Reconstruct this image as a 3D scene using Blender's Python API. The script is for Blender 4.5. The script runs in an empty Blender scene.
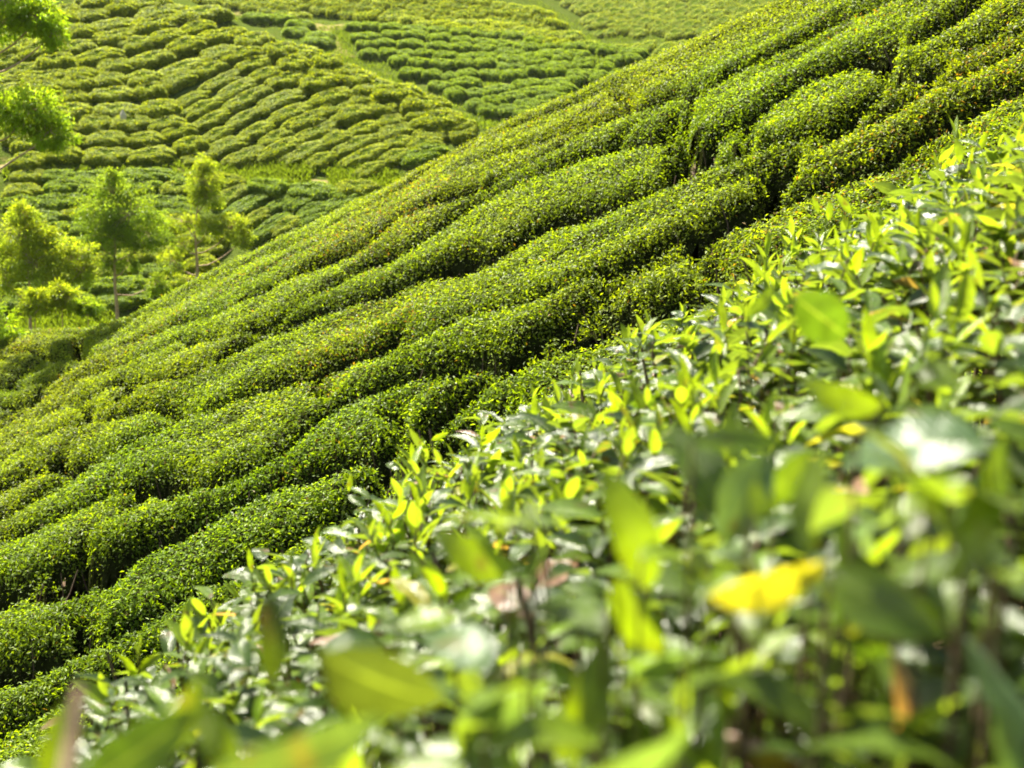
import bpy, math
import numpy as np
from mathutils import Vector
R = math.radians
rng = np.random.default_rng(7)
SC = bpy.context.scene
COL = SC.collection

# ------------------------------------------------------------------ camera
F_PX, PITCH = 1236.0, R(8.0)
cam_d = bpy.data.cameras.new('camera')
cam = bpy.data.objects.new('camera', cam_d); COL.objects.link(cam)
cam.location = (0, 0, 0); cam.rotation_euler = (R(90) - PITCH, 0, 0)
cam_d.sensor_width = 36.0; cam_d.lens = 36.0 * F_PX / 1024.0
cam_d.clip_start = 0.05; cam_d.clip_end = 2000
cam_d.dof.use_dof = True; cam_d.dof.focus_distance = 6.3
cam_d.dof.aperture_fstop = cam_d.lens / 11.0
SC.camera = cam

# ------------------------------------------------------------------ light
SUN_EL, SUN_AZ = R(57), R(-35)
w = bpy.data.worlds.new('World'); SC.world = w; w.use_nodes = True
nt = w.node_tree; bg = nt.nodes['Background']
sky = nt.nodes.new('ShaderNodeTexSky'); sky.sky_type = 'NISHITA'; sky.sun_disc = False
sky.sun_elevation = SUN_EL; sky.sun_rotation = SUN_AZ; sky.air_density = 1.0; sky.dust_density = 2.0
nt.links.new(sky.outputs[0], bg.inputs[0]); bg.inputs[1].default_value = 0.052
sd = bpy.data.lights.new('sun', 'SUN'); sd.energy = 5.0; sd.angle = R(0.5); sd.color = (1.0, 0.94, 0.77)
sun = bpy.data.objects.new('sun', sd); COL.objects.link(sun)
S = Vector((math.sin(SUN_AZ) * math.cos(SUN_EL), math.cos(SUN_AZ) * math.cos(SUN_EL), math.sin(SUN_EL)))
sun.rotation_euler = S.to_track_quat('Z', 'Y').to_euler(); sun.location = (-10, 20, 60)
SC.view_settings.view_transform = 'Standard'; SC.view_settings.look = 'None'
SC.view_settings.exposure = 2.1; SC.view_settings.gamma = 1.0
SC.render.engine = 'CYCLES'
SC.cycles.max_bounces = 6; SC.cycles.diffuse_bounces = 3; SC.cycles.glossy_bounces = 2
SC.cycles.transmission_bounces = 4; SC.cycles.transparent_max_bounces = 4; SC.cycles.volume_bounces = 0
SC.cycles.use_denoising = True

# ------------------------------------------------------------------ helpers
CR = np.array([1.0, 0, 0]); CF = np.array([0, math.cos(PITCH), -math.sin(PITCH)]); CU = np.array([0, math.sin(PITCH), math.cos(PITCH)])
def rays(px):
    px = np.atleast_2d(np.asarray(px, float))
    d = CF + ((px[:, 0] - 512) / F_PX)[:, None] * CR + ((384 - px[:, 1]) / F_PX)[:, None] * CU
    return d / np.linalg.norm(d, axis=1)[:, None]
def at(px, py, dist):
    return rays([(px, py)])[0] * dist
def cast(px, H, t0, t1, n=900):
    d = rays(px); out = np.full((len(d), 3), np.nan)
    prev = None; ts = np.linspace(t0, t1, n); done = np.zeros(len(d), bool)
    for i, t in enumerate(ts):
        p = d * t; g = p[:, 2] - H(p[:, 0], p[:, 1])
        if i:
            hit = (~done) & (g <= 0)
            if hit.any():
                k = prev[hit] / (prev[hit] - g[hit] + 1e-9); k = np.clip(k, 0, 1)
                out[hit] = d[hit] * (ts[i - 1] + k * (t - ts[i - 1]))[:, None]; done |= hit
        prev = g
        if done.all(): break
    return out
# project for labelling
def proj(p):
    p = np.asarray(p); zc = p @ CF
    return 512 + F_PX * (p @ CR) / zc, 384 - F_PX * (p @ CU) / zc
_P = np.random.default_rng(99).random((256, 256))
def vnoise(x, y, s):
    x = np.asarray(x, float) / s + 1000; y = np.asarray(y, float) / s + 1000
    xi = np.floor(x).astype(int); yi = np.floor(y).astype(int)
    fx = x - xi; fy = y - yi; fx = fx * fx * (3 - 2 * fx); fy = fy * fy * (3 - 2 * fy)
    g = lambda a, b: _P[a % 256, b % 256]
    return (g(xi, yi) * (1 - fx) + g(xi + 1, yi) * fx) * (1 - fy) + (g(xi, yi + 1) * (1 - fx) + g(xi + 1, yi + 1) * fx) * fy
def fbm(x, y, s, o=3):
    return sum(vnoise(x + 31 * k, y + 17 * k, s / 2 ** k) * .5 ** k for k in range(o)) / sum(.5 ** k for k in range(o)) - .5
def sstep(x): x = np.clip(x, 0, 1); return x * x * (3 - 2 * x)

def mesh(name, V, Fs, mats=(), tint=None, uv=None, smooth=False, midx=None):
    """V (n,3); Fs list of index arrays (m,3) or (m,4)."""
    me = bpy.data.meshes.new(name)
    V = np.ascontiguousarray(V, np.float32)
    if not isinstance(Fs, list): Fs = [Fs]
    Fs = [np.asarray(f, np.int32) for f in Fs if len(f)]
    me.vertices.add(len(V)); me.vertices.foreach_set('co', V.ravel())
    li = np.concatenate([f.ravel() for f in Fs]); cnt = np.concatenate([np.full(len(f), f.shape[1], np.int32) for f in Fs])
    st = np.concatenate([[0], np.cumsum(cnt)[:-1]]).astype(np.int32)
    me.loops.add(len(li)); me.loops.foreach_set('vertex_index', li)
    me.polygons.add(len(cnt)); me.polygons.foreach_set('loop_start', st)
    if midx is not None: me.polygons.foreach_set('material_index', np.asarray(midx, np.int32))
    for m in mats: me.materials.append(m)
    if tint is not None:
        a = me.attributes.new('tint', 'FLOAT_COLOR', 'POINT')
        c = np.ones((len(V), 4), np.float32); c[:, :3] = tint; a.data.foreach_set('color', c.ravel())
    if uv is not None:
        l = me.uv_layers.new(name='UVMap'); l.data.foreach_set('uv', np.ascontiguousarray(uv[li], np.float32).ravel())
    me.polygons.foreach_set('use_smooth', np.full(len(cnt), smooth, bool))
    me.update(calc_edges=True); me.validate()
    return me
def link(name, me, parent=None):
    o = bpy.data.objects.new(name, me); COL.objects.link(o)
    if parent: o.parent = parent
    return o
def thing(name, label, cat, loc=(0, 0, 0), group=None):
    o = bpy.data.objects.new(name, None); COL.objects.link(o); o.location = loc; o.empty_display_size = .2
    return tag(o, label, cat, group)
def tag(o, label, cat, group=None, kind=None):
    o['label'] = label; o['category'] = cat
    if group: o['group'] = group
    if kind: o['kind'] = kind
    return o

def unit(v): return v / (np.linalg.norm(v, axis=-1, keepdims=True) + 1e-12)
def frames(axis, nrm):
    """orthonormal frames: x along axis, z near nrm -> (n,3,3) rows x,y,z"""
    x = unit(axis); y = unit(np.cross(nrm, x)); z = np.cross(x, y)
    return np.stack([x, y, z], 1)
def leaf_tpl(nl, wid, fold, curl, wave=0.0, tipc=1.0, seed=0):
    r = np.random.default_rng(seed); V = []; UV = []
    for i in range(nl + 1):
        t = i / nl
        hw = .5 * wid * (math.sin(math.pi * min(1, t ** .82)) ** .8 if 0 < t < 1 else 0.015)
        hw *= 1 - .07 * (i % 2)
        zc = -curl * t * t * tipc + .10 * math.sin(math.pi * t) * wid
        for s in (-1, 0, 1):
            V.append((t, s * hw, zc + fold * abs(s) * hw + wave * math.sin(t * 17 + s) * hw * abs(s)))
            UV.append((.5 + .5 * s, t))
    Fq = []
    for i in range(nl):
        a = 3 * i; b = a + 3
        Fq += [(b, b + 1, a + 1, a), (b + 1, b + 2, a + 2, a + 1)]
    return np.array(V), np.array(Fq), np.array(UV)
DIAMOND = (np.array([(0, 0, 0), (.48, .23, .07), (1, 0, -.08), (.48, -.23, .07)]), np.array([(0, 3, 2), (0, 2, 1)]), np.array([(.5, 0), (1, .5), (.5, 1), (0, .5)]))
def scatter(tpl, P, Fr, L, tint, wscale=None):
    TV, TF, TU = tpl; n, k = len(P), len(TV)
    T = np.repeat(TV[None], n, 0) * L[:, None, None]
    if wscale is not None: T[:, :, 1] *= wscale[:, None]
    V = np.einsum('nki,nij->nkj', T, Fr) + P[:, None]
    F = TF[None] + (np.arange(n) * k)[:, None, None]
    return V.reshape(-1, 3), F.reshape(-1, TF.shape[1]), np.repeat(tint, k, 0), np.tile(TU, (n, 1))
def join(parts):
    Vs, Fs, Ts, Us = [], {}, [], []; o = 0
    for V, F, T, U in parts:
        Vs.append(V); Ts.append(T); Us.append(U)
        Fs.setdefault(F.shape[1], []).append(F + o); o += len(V)
    return np.concatenate(Vs), [np.concatenate(f) for f in Fs.values()], np.concatenate(Ts), np.concatenate(Us)
def tubes(paths, radii, ns=5, tint=(.2, .12, .06)):
    """paths list of (k,3), radii list of (k,)"""
    Vs, Fs, Ts = [], [], []; o = 0
    for P, r in zip(paths, radii):
        P = np.asarray(P, float); r = np.broadcast_to(r, len(P)); k = len(P)
        tg = unit(np.gradient(P, axis=0)); ref = np.array([.31, .93, .17])
        u = unit(np.cross(tg, ref)); v = np.cross(tg, u)
        a = np.arange(ns) * 2 * math.pi / ns
        ring = P[:, None] + r[:, None, None] * (np.cos(a)[None, :, None] * u[:, None] + np.sin(a)[None, :, None] * v[:, None])
        Vs.append(ring.reshape(-1, 3))
        i = np.arange(k - 1)[:, None] * ns; j = np.arange(ns)[None]; j2 = (j + 1) % ns
        Fs.append(np.stack([i + j, i + j2, i + ns + j2, i + ns + j], -1).reshape(-1, 4) + o); o += k * ns
        Ts.append(np.tile(tint, (k * ns, 1)))
    V = np.concatenate(Vs)
    return V, np.concatenate(Fs), np.concatenate(Ts), np.zeros((len(V), 2))

# ------------------------------------------------------------------ materials
def leaf_mat(name, rough=.38, spec=.5, trans=.38, gain=(2.2, 2.0, .5), veins=False, bump=0.0):
    m = bpy.data.materials.new(name); m.use_nodes = True; t = m.node_tree; N = t.nodes; Lk = t.links
    p = N['Principled BSDF']; out = N['Material Output']
    at_ = N.new('ShaderNodeAttribute'); at_.attribute_name = 'tint'
    col = at_.outputs['Color']
    if veins:
        uvn = N.new('ShaderNodeUVMap'); uvn.uv_map = 'UVMap'
        sp = N.new('ShaderNodeSeparateXYZ'); Lk.new(uvn.outputs[0], sp.inputs[0])
        def mth(op, a, b=None):
            n = N.new('ShaderNodeMath'); n.operation = op
            for i, v in enumerate((a, b)):
                if v is None: continue
                if isinstance(v, (int, float)): n.inputs[i].default_value = v
                else: Lk.new(v, n.inputs[i])
            return n.outputs[0]
        ax = mth('ABSOLUTE', mth('SUBTRACT', sp.outputs[0], .5))
        ph = mth('MULTIPLY', mth('SUBTRACT', sp.outputs[1], mth('MULTIPLY', ax, .45)), 55.0)
        vein = mth('POWER', mth('ABSOLUTE', mth('SINE', ph)), .6)
        mid = mth('LESS_THAN', ax, .028)
        tc = N.new('ShaderNodeTexCoord'); no = N.new('ShaderNodeTexNoise'); no.inputs['Scale'].default_value = 60; Lk.new(tc.outputs['Object'], no.inputs[0])
        mx = N.new('ShaderNodeMixRGB'); mx.blend_type = 'MIX'; Lk.new(mid, mx.inputs[0]); Lk.new(col, mx.inputs[1]); mx.inputs[2].default_value = (.22, .30, .06, 1)
        mm = N.new('ShaderNodeMath'); mm.operation = 'MULTIPLY'; Lk.new(mid, mm.inputs[0]); mm.inputs[1].default_value = .55; Lk.new(mm.outputs[0], mx.inputs[0])
        # mottling of the blade, and paler underside
        hv = N.new('ShaderNodeHueSaturation'); Lk.new(mx.outputs[0], hv.inputs['Color'])
        mr = N.new('ShaderNodeMapRange'); Lk.new(no.outputs[0], mr.inputs[0]); mr.inputs[1].default_value = .3; mr.inputs[2].default_value = .7; mr.inputs[3].default_value = .75; mr.inputs[4].default_value = 1.25
        Lk.new(mr.outputs[0], hv.inputs['Value'])
        n3 = N.new('ShaderNodeTexNoise'); n3.inputs['Scale'].default_value = 26; n3.inputs['Detail'].default_value = 5; Lk.new(tc.outputs['Object'], n3.inputs[0])
        sc_ = N.new('ShaderNodeMapRange'); Lk.new(n3.outputs[0], sc_.inputs[0]); sc_.inputs[1].default_value = .62; sc_.inputs[2].default_value = .70; sc_.inputs[4].default_value = .8
        bl = N.new('ShaderNodeMixRGB'); Lk.new(sc_.outputs[0], bl.inputs[0]); Lk.new(hv.outputs[0], bl.inputs[1]); bl.inputs[2].default_value = (.13, .085, .025, 1)
        ge = N.new('ShaderNodeNewGeometry')
        mb = N.new('ShaderNodeMixRGB'); mb.inputs[0].default_value = .0; Lk.new(bl.outputs[0], mb.inputs[1]); mb.inputs[2].default_value = (.20, .27, .10, 1)
        mf = N.new('ShaderNodeMath'); mf.operation = 'MULTIPLY'; Lk.new(ge.outputs['Backfacing'], mf.inputs[0]); mf.inputs[1].default_value = .22; Lk.new(mf.outputs[0], mb.inputs[0])
        col = mb.outputs[0]
        bp = N.new('ShaderNodeBump'); bp.inputs['Strength'].default_value = .8; bp.inputs['Distance'].default_value = .0014
        ad = mth('ADD', vein, mth('MULTIPLY', no.outputs[0], .8)); Lk.new(ad, bp.inputs['Height']); Lk.new(bp.outputs[0], p.inputs['Normal'])
    Lk.new(col, p.inputs['Base Color']); p.inputs['Roughness'].default_value = rough
    p.inputs['Specular IOR Level'].default_value = spec
    tr = N.new('ShaderNodeBsdfTranslucent')
    g = N.new('ShaderNodeMixRGB'); g.blend_type = 'MULTIPLY'; g.inputs[0].default_value = 1; Lk.new(col, g.inputs[1]); g.inputs[2].default_value = (*gain, 1)
    Lk.new(g.outputs[0], tr.inputs[0])
    mix = N.new('ShaderNodeMixShader'); mix.inputs[0].default_value = trans
    Lk.new(p.outputs[0], mix.inputs[1]); Lk.new(tr.outputs[0], mix.inputs[2]); Lk.new(mix.outputs[0], out.inputs[0])
    return m
def noise_mat(name, cols, scale=2.0, rough=.9, bump=.4, detail=8, dist=.05, scale2=None):
    m = bpy.data.materials.new(name); m.use_nodes = True; t = m.node_tree; N = t.nodes; Lk = t.links
    p = N['Principled BSDF']; p.inputs['Roughness'].default_value = rough; p.inputs['Specular IOR Level'].default_value = .25
    tc = N.new('ShaderNodeTexCoord'); no = N.new('ShaderNodeTexNoise'); no.inputs['Scale'].default_value = scale; no.inputs['Detail'].default_value = detail; no.inputs['Roughness'].default_value = .65
    Lk.new(tc.outputs['Object'], no.inputs[0])
    cr = N.new('ShaderNodeValToRGB'); e = cr.color_ramp.elements
    while len(e) < len(cols): e.new(.5)
    for i, c in enumerate(cols): e[i].position = .32 + .36 * i / (len(cols) - 1); e[i].color = (*c, 1)
    Lk.new(no.outputs[0], cr.inputs[0]); Lk.new(cr.outputs[0], p.inputs['Base Color'])
    n2 = N.new('ShaderNodeTexNoise'); n2.inputs['Scale'].default_value = scale2 or scale * 8; n2.inputs['Detail'].default_value = 6; Lk.new(tc.outputs['Object'], n2.inputs[0])
    bp = N.new('ShaderNodeBump'); bp.inputs['Strength'].default_value = bump; bp.inputs['Distance'].default_value = dist
    Lk.new(n2.outputs[0], bp.inputs['Height']); Lk.new(bp.outputs[0], p.inputs['Normal'])
    return m
M_LEAF = leaf_mat('hedge_leaf', rough=.48, spec=.22, trans=.5)
M_FAR = leaf_mat('far_leaf', rough=.6, spec=.18, trans=.42)
M_TREE = leaf_mat('tree_leaf', rough=.5, spec=.3, trans=.6)
M_BIG = leaf_mat('broad_leaf', rough=.29, spec=.8, trans=.42, veins=True)
M_CORE_SHADE = noise_mat('hedge_inside_shade', [(.012, .012, .004), (.03, .035, .008), (.045, .055, .012)], 9, bump=1.0, dist=.05)  # near-black green puts the shade below the hedge leaves into the colour
M_BARK = noise_mat('bark', [(.26, .17, .10), (.44, .31, .19), (.55, .43, .29)], 14, bump=.8, dist=.01)
M_TWIG = noise_mat('twig_bark', [(.05, .035, .02), (.12, .08, .045), (.20, .15, .09)], 30, bump=.6, dist=.004)
M_BODY = noise_mat('bush_body', [(.05, .08, .008), (.09, .13, .012)], 30, bump=.6, dist=.04)
M_BODY.node_tree.nodes['Principled BSDF'].inputs['Specular IOR Level'].default_value = 0
M_SOIL = noise_mat('soil', [(.035, .020, .010), (.075, .042, .02), (.11, .075, .04)], 3, bump=1.0, dist=.05)
M_GRASSY = noise_mat('grassy_slope', [(.06, .08, .018), (.09, .12, .022), (.07, .10, .015), (.14, .13, .04)], 1.1, bump=1.0, dist=.15)
M_PATH = noise_mat('dry_path', [(.12, .14, .03), (.20, .18, .06), (.30, .23, .11)], 1.5, bump=.7, dist=.06)
for m_ in (M_GRASSY, M_PATH, M_CORE_SHADE): m_.node_tree.nodes['Principled BSDF'].inputs['Specular IOR Level'].default_value = 0
M_CLOTH = noise_mat('pale_sacking', [(.5, .45, .28), (.62, .56, .38)], 12, bump=.3, dist=.01)

# ------------------------------------------------------------------ terrain functions
HH = .84                                                   # hedge height
A_, B_, C_ = .53, .24, -4.0
def bend(x, y):                                            # the near spur rolls over past its ridge
    yr = np.interp(x, [-6, 0, 4.5, 8], [25.2, 23.6, 21.0, 19.6]) + .25 * fbm(x, y, 6) + .9 * np.clip(-8 - x, 0, 8)
    k = np.clip(y - yr, 0, None)
    return -(.55 * k * k / (k + 1.2))
def near_top(x, y):
    return A_ * x + B_ * y + C_ + bend(x, y) + .30 * fbm(x, y, 5.0, 2) + .5 * np.clip(-9.5 - x, 0, 6) * A_ * .8
def near_ground(x, y):
    return near_top(x, y) - HH
def fg_edge(x):
    return np.interp(x, [-1.15, -.95, -.8, -.62, -.3, 0, .8, 1.7, 2.4], [.5, 1.2, 1.9, 2.8, 3.25, 3.5, 3.8, 4.1, 4.3])
def fg_top(x, y):
    return .53 * x - .06 * y - .375 + .06 * fbm(x, y, .9, 2)
def fg_ground(x, y):
    k = np.clip(y - fg_edge(x) - .1, 0, None); k2 = np.clip(-1.1 - x, 0, None)
    return .53 * np.clip(x, -1.3, 9) - .06 * y - 1.35 - 1.1 * k - .5 * k2
def valley(x, y):
    return -5.2 + .03 * (y - 45) + .02 * np.abs(x)
def smin(a, b, k):
    h = np.clip(.5 + .5 * (b - a) / k, 0, 1); return b * (1 - h) + a * h - k * h * (1 - h)
def smax(a, b, k): return -smin(-a, -b, k)
def ridge_plane(P0, P1, fall, curve=0):
    """plane through the 3D line P0-P1 which falls away (rate fall) to its far side"""
    d = np.array(P1, float) - P0; L = math.hypot(d[0], d[1]); ux, uy = d[0] / L, d[1] / L; nx, ny = uy, -ux
    if ny < 0: nx, ny = -nx, -ny
    g = d[2] / L
    return lambda x, y: P0[2] + g * ((x - P0[0]) * ux + (y - P0[1]) * uy) - fall * ((x - P0[0]) * nx + (y - P0[1]) * ny)
def front1(x, y): return -3.9 + .62 * (y - 48) + .10 * np.clip(-20 - x, 0, 30) + 1.2 * fbm(x, y, 22, 2)
RP1 = ridge_plane((-18.8, 74.2, 12.2), (-1.2, 61.5, 4.45), .30)
def hump(x, y): return smin(front1(x, y), RP1(x, y), 1.6)
def back2(x, y):
    top = np.interp(x, [-30, -4, 3, 8], [17.6, 16.4, 15.6, 14.3]) + .03 * (y - 112)
    return smin(9 + .40 * (y - 95) + 1.0 * fbm(x, y, 30, 2), top, .8)
RP3 = ridge_plane((.83, 128, 21.2), (6.1, 120, 16.2), .40)
def spur3(x, y): return smin(16.8 + .60 * (y - 117) + .8 * fbm(x, y, 14, 2), RP3(x, y), 1.0)
def hill4(x, y): return 17.0 + .50 * (y - 138) + 2.0 * fbm(x, y, 26, 2)
def far_h(x, y):
    b = back2(x, y)
    h = smax(valley(x, y), hump(x, y), 1.0)
    h = smax(h, np.where(y > 84, b, -20 + 0 * x), .8)
    h = smax(h, np.where((y > 112), spur3(x, y), -60), .5)
    return smax(h, np.where(y > 128, hill4(x, y), -60), .5)
def ground(x, y):
    n = np.maximum(near_ground(x, y), fg_ground(x, y)) if False else np.where(y < 7.0, np.maximum(near_ground(x, y), fg_ground(x, y)), near_ground(x, y))
    return n

# near hillside sheet and far terrain sheet
def grid_mesh(name, xs, ys, H, mat, drop=0):
    X, Y = np.meshgrid(xs, ys); Z = H(X, Y) - drop
    V = np.stack([X, Y, Z], -1).reshape(-1, 3); nx = len(xs)
    i = np.arange(len(ys) - 1)[:, None] * nx + np.arange(nx - 1)[None]
    F = np.stack([i, i + 1, i + nx + 1, i + nx], -1).reshape(-1, 4)
    return mesh(name, V, F, [mat], smooth=True)
ys = np.concatenate([np.arange(-12, 8, .25), np.arange(8, 30, .15), np.arange(30, 44, .5)])
def near_sheet(x, y): return ground(x, y) + .05 * fbm(x, y, .6) - 0 * x
o = link('hillside', grid_mesh('hillside', np.arange(-24, 26, .2), ys, near_sheet, M_SOIL)); o['kind'] = 'structure'
ys = np.concatenate([np.arange(24, 130, .8), np.arange(130, 420, 4)])
def far_sheet(x, y):
    return far_h(x, y) + .25 * fbm(x, y, 2.5)
o = link('far_hills', grid_mesh('far_hills', np.concatenate([np.arange(-240, -60, 6), np.arange(-60, 60, .8), np.arange(60, 241, 6)]), ys, far_sheet, M_GRASSY)); o['kind'] = 'structure'

# ------------------------------------------------------------------ near hedges, laid out by their gaps
# each gap: width, points in photo pixels (the crest of the hedge below the dark gap)
GAPS = [
 (.16, [(790,-28),(745,20),(700,48),(660,66),(632,80),(602,89),(576,101),(543,112),(523,122),(480,138),(440,160),(397,191),(367,203),(336,221),(296,243),(265,252),(245,262),(221,277),(195,290),(150,309)]),
 (.42, [(930,-25),(885,0),(876,3),(831,19),(787,44),(743,66),(703,91),(658,101),(620,114),(585,130),(554,149),(500,175),(458,198),(425,206),(397,221),(367,243),(334,259),(303,268),(286,279),(263,293),(240,298),(229,307),(203,315),(173,323),(152,332),(120,345),(90,358),(60,374),(25,398),(-25,430)]),
 (.14, [(660,92),(600,115),(540,137),(500,149),(480,156),(455,168)]),
 (.30, [(694,108),(683,127),(648,140),(612,147),(571,158),(530,175),(480,200),(440,225),(397,251),(367,260),(341,274),(311,292),(281,309),(244,328),(221,335),(200,336),(180,338),(140,356),(110,366),(89,372),(63,384),(20,410),(-30,440)]),
 (.50, [(1030,-30),(975,0),(945,24),(920,36),(890,52),(841,66),(798,85),(783,96),(752,113),(727,131),(712,144),(711,162),(683,177),(635,194),(589,213),(543,225),(518,238),(495,255),(468,265),(438,267),(415,275),(382,289),(362,294),(336,303),(291,320),(265,332),(240,348),(211,367),(188,376),(165,376),(130,382),(104,386),(84,396),(61,405),(33,417),(0,436),(-30,450)]),
 (.30, [(1060,5),(1024,20),(978,42),(956,50),(920,67),(890,78),(859,97),(845,111),(818,122),(808,125),(765,140),(752,149),(712,164)]),
 (.30, [(1060,35),(1024,50),(1006,54),(976,67),(945,80),(920,96),(895,107),(860,122),(830,135),(799,148),(797,169),(785,175),(763,187),(742,198),(712,215),(678,229),(643,247),(612,266),(582,271),(549,287),(498,304),(480,308),(443,325),(418,339),(400,346),(382,350),(367,348),(349,355),(334,361),(298,373),(280,382),(260,386),(236,393),(216,402),(200,409),(178,420),(152,431),(122,446),(101,456),(63,477),(30,495),(8,507),(-30,525)]),
 (.30, [(1060,78),(1024,90),(1017,92),(984,104),(962,114),(934,123),(904,139),(873,155),(862,162),(820,180),(778,200),(742,215),(700,240),(650,265),(600,290),(560,312),(526,333),(503,348),(480,356),(456,361),(433,366),(392,381),(349,394),(330,408),(316,418),(286,441),(255,459),(240,469),(228,473),(211,478),(188,486),(168,489),(132,486),(101,493),(66,507),(51,517),(25,525),(0,533),(-40,550)]),
 (.14, [(130,382),(118,400),(104,410)]),
 (.28, [(178,412),(157,407),(137,408),(124,412),(96,420),(84,427),(79,422),(46,433),(20,446),(0,457),(-30,470)]),
 (.12, [(86,402),(84,412),(81,424)]),
 (.30, [(118,446),(96,456),(76,461),(53,465),(46,457),(43,463),(20,474),(0,484),(-30,500)]),
 (.50, [(720,290),(645,318),(622,330),(600,336),(564,342),(530,360),(494,378),(468,393),(443,411),(418,422),(402,434),(377,449),(349,459),(324,469),(293,475),(265,487),(240,498),(221,510),(193,523),(162,540),(147,549),(119,558),(97,578),(84,582),(60,586),(30,594),(-30,606)]),
 (.12, [(97,574),(88,560),(76,552),(61,551),(33,563),(0,572),(-30,584)]),
 (.05, [(72,550),(84,534),(100,524),(120,514),(132,490)]),
 (.50, [(460,440),(400,480),(340,514),(300,534),(260,560),(244,565),(216,576),(188,591),(165,603),(142,617),(122,630),(109,639),(84,648),(58,656),(25,665),(0,673),(-40,690)]),
 (.22, [(330,560),(230,610),(188,633),(130,666),(80,690),(40,705),(15,722),(0,740),(-30,765)]),
 (.10, [(95,321),(60,326),(40,328),(15,330),(-20,334)]),
 (.16, [(95,357),(65,354),(46,354),(30,347),(18,350),(-20,352)]),
 (.20, [(74,352),(72,342),(76,332)]),
 (.12, [(62,372),(35,379),(18,381),(-20,384)]),
 (.20, [(40,396),(12,401),(-20,405)]),
 (.10, [(152,308),(110,319),(70,329),(30,332),(-20,333)]),
 (.04, [(706,88),(691,110),(684,127),(700,141),(712,147)]),
 (.20, [(1100,120),(1040,150),(960,190),(900,212),(840,240),(760,275),(690,310)]),
]
cr_ = np.random.default_rng(4)
for _ in range(46):                                        # short cracks between neighbouring bushes of a hedge
    u0 = cr_.uniform(0, 980); ridge_v = np.interp(u0, [0, 100, 500, 760], [330, 322, 125, 5]); low_v = np.interp(u0, [0, 250, 640, 1024], [720, 540, 320, 120])
    v0 = cr_.uniform(ridge_v + 14, max(low_v, ridge_v + 20)); L0 = cr_.uniform(22, 75) * (1 if v0 > 300 else .8); sl = cr_.uniform(.42, .62) if cr_.random() < .75 else cr_.uniform(-.9, -.3)
    if sl < 0: L0 = cr_.uniform(9, 20)
    GAPS.append((.045, [(u0 + L0, v0 - sl * L0), (u0 + L0 * .5, v0 - sl * L0 * .5 + cr_.uniform(-3, 3)), (u0, v0)]))
GX = np.arange(-15.5, 15.5, .05); GY = np.arange(6.6, 33.0, .05)
X, Y = np.meshgrid(GX, GY); D = np.full(X.shape, 9.0)
fac = np.ones(X.shape); bar = np.zeros(X.shape, bool)
for W, pts in GAPS:
    p = cast(pts, near_top, 5, 40); ok = ~np.isnan(p[:, 0]); p = p[ok][:, :2]
    if len(p) < 2: print('GAP MISSED', pts[0], len(p)); continue
    # run the gap on past the edges of the view
    if pts[0][0] > 1015 or pts[0][1] < 8: dd = unit(p[0] - p[min(3, len(p) - 1)]); p = np.concatenate([[p[0] + dd * 9], p])
    if pts[-1][0] < 8: dd = unit(p[-1] - p[-4 if len(p) > 4 else 0]); p = np.concatenate([p, [p[-1] + dd * 9]])
    seg = np.linalg.norm(np.diff(p, axis=0), axis=1); s = np.concatenate([[0], np.cumsum(seg)])
    q = np.arange(0, s[-1], .35); px_ = np.interp(q, s, p[:, 0]); py_ = np.interp(q, s, p[:, 1])
    py_ = py_ + .22 * fbm(px_, py_, 1.1, 2)
    L = s[-1]
    wv = W * (.75 + 1.0 * (fbm(px_ * 1.0 + W * 91, py_, 1.6, 2) + .25))
    uu = proj(np.stack([px_, py_, near_top(px_, py_)], -1))
    wv = np.clip(wv * (1 + .04 * np.clip(py_ - 14, 0, 12)) * np.where((uu[0] < 215) & (uu[1] < 470), .45, 1), .08, 1.0)
    best = np.full(X.shape, 9.0); side = np.zeros(X.shape); ww = np.zeros(X.shape)
    for i in range(len(px_) - 1):
        ax, ay, bx, by = px_[i], py_[i], px_[i + 1], py_[i + 1]
        x0, x1 = np.searchsorted(GX, [min(ax, bx) - 1.7, max(ax, bx) + 1.7]); y0, y1 = np.searchsorted(GY, [min(ay, by) - 1.7, max(ay, by) + 1.7])
        if x1 <= x0 or y1 <= y0: continue
        xs_ = X[y0:y1, x0:x1]; ys_ = Y[y0:y1, x0:x1]
        dx, dy = bx - ax, by - ay; l2 = dx * dx + dy * dy + 1e-9
        t = np.clip(((xs_ - ax) * dx + (ys_ - ay) * dy) / l2, 0, 1)
        ex = xs_ - ax - t * dx; ey = ys_ - ay - t * dy; d = np.hypot(ex, ey)
        # far side = the side to which +y (and a little -x, up the picture) points
        nx, ny = -dy, dx
        if ny < 0: nx, ny = -nx, -ny
        sd_ = np.where(ex * nx + ey * ny > 0, 1, -1)
        b = best[y0:y1, x0:x1]; m = d < b
        b[m] = d[m]; side[y0:y1, x0:x1][m] = sd_[m]; ww[y0:y1, x0:x1][m] = (wv[i] * (1 - t) + wv[i + 1] * t)[m]
    if W > .05 or len(pts) > 3: bar |= best < .13
    jit = .10 * fbm(X, Y, .5, 2)
    far = np.clip((best + jit - ww * 1.28) / .40, 0, 1); near = np.clip((best + jit) / .22, 0, 1)
    f = np.where(side > 0, far, near); f = np.where(best > 3, 1, f)
    f = 1 - (1 - f) ** 4.2
    fac = np.minimum(fac, f)
TOP = near_top(X, Y)
ZG = TOP - HH
ZC = ZG + HH * (fac ** .75) + (.17 * fbm(X * .35, Y + .2 * X, .8, 2) + .12 * fbm(X, Y, 1.5, 3) + .07 * fbm(X + 40, Y, .35, 2) - .05) * fac

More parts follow.
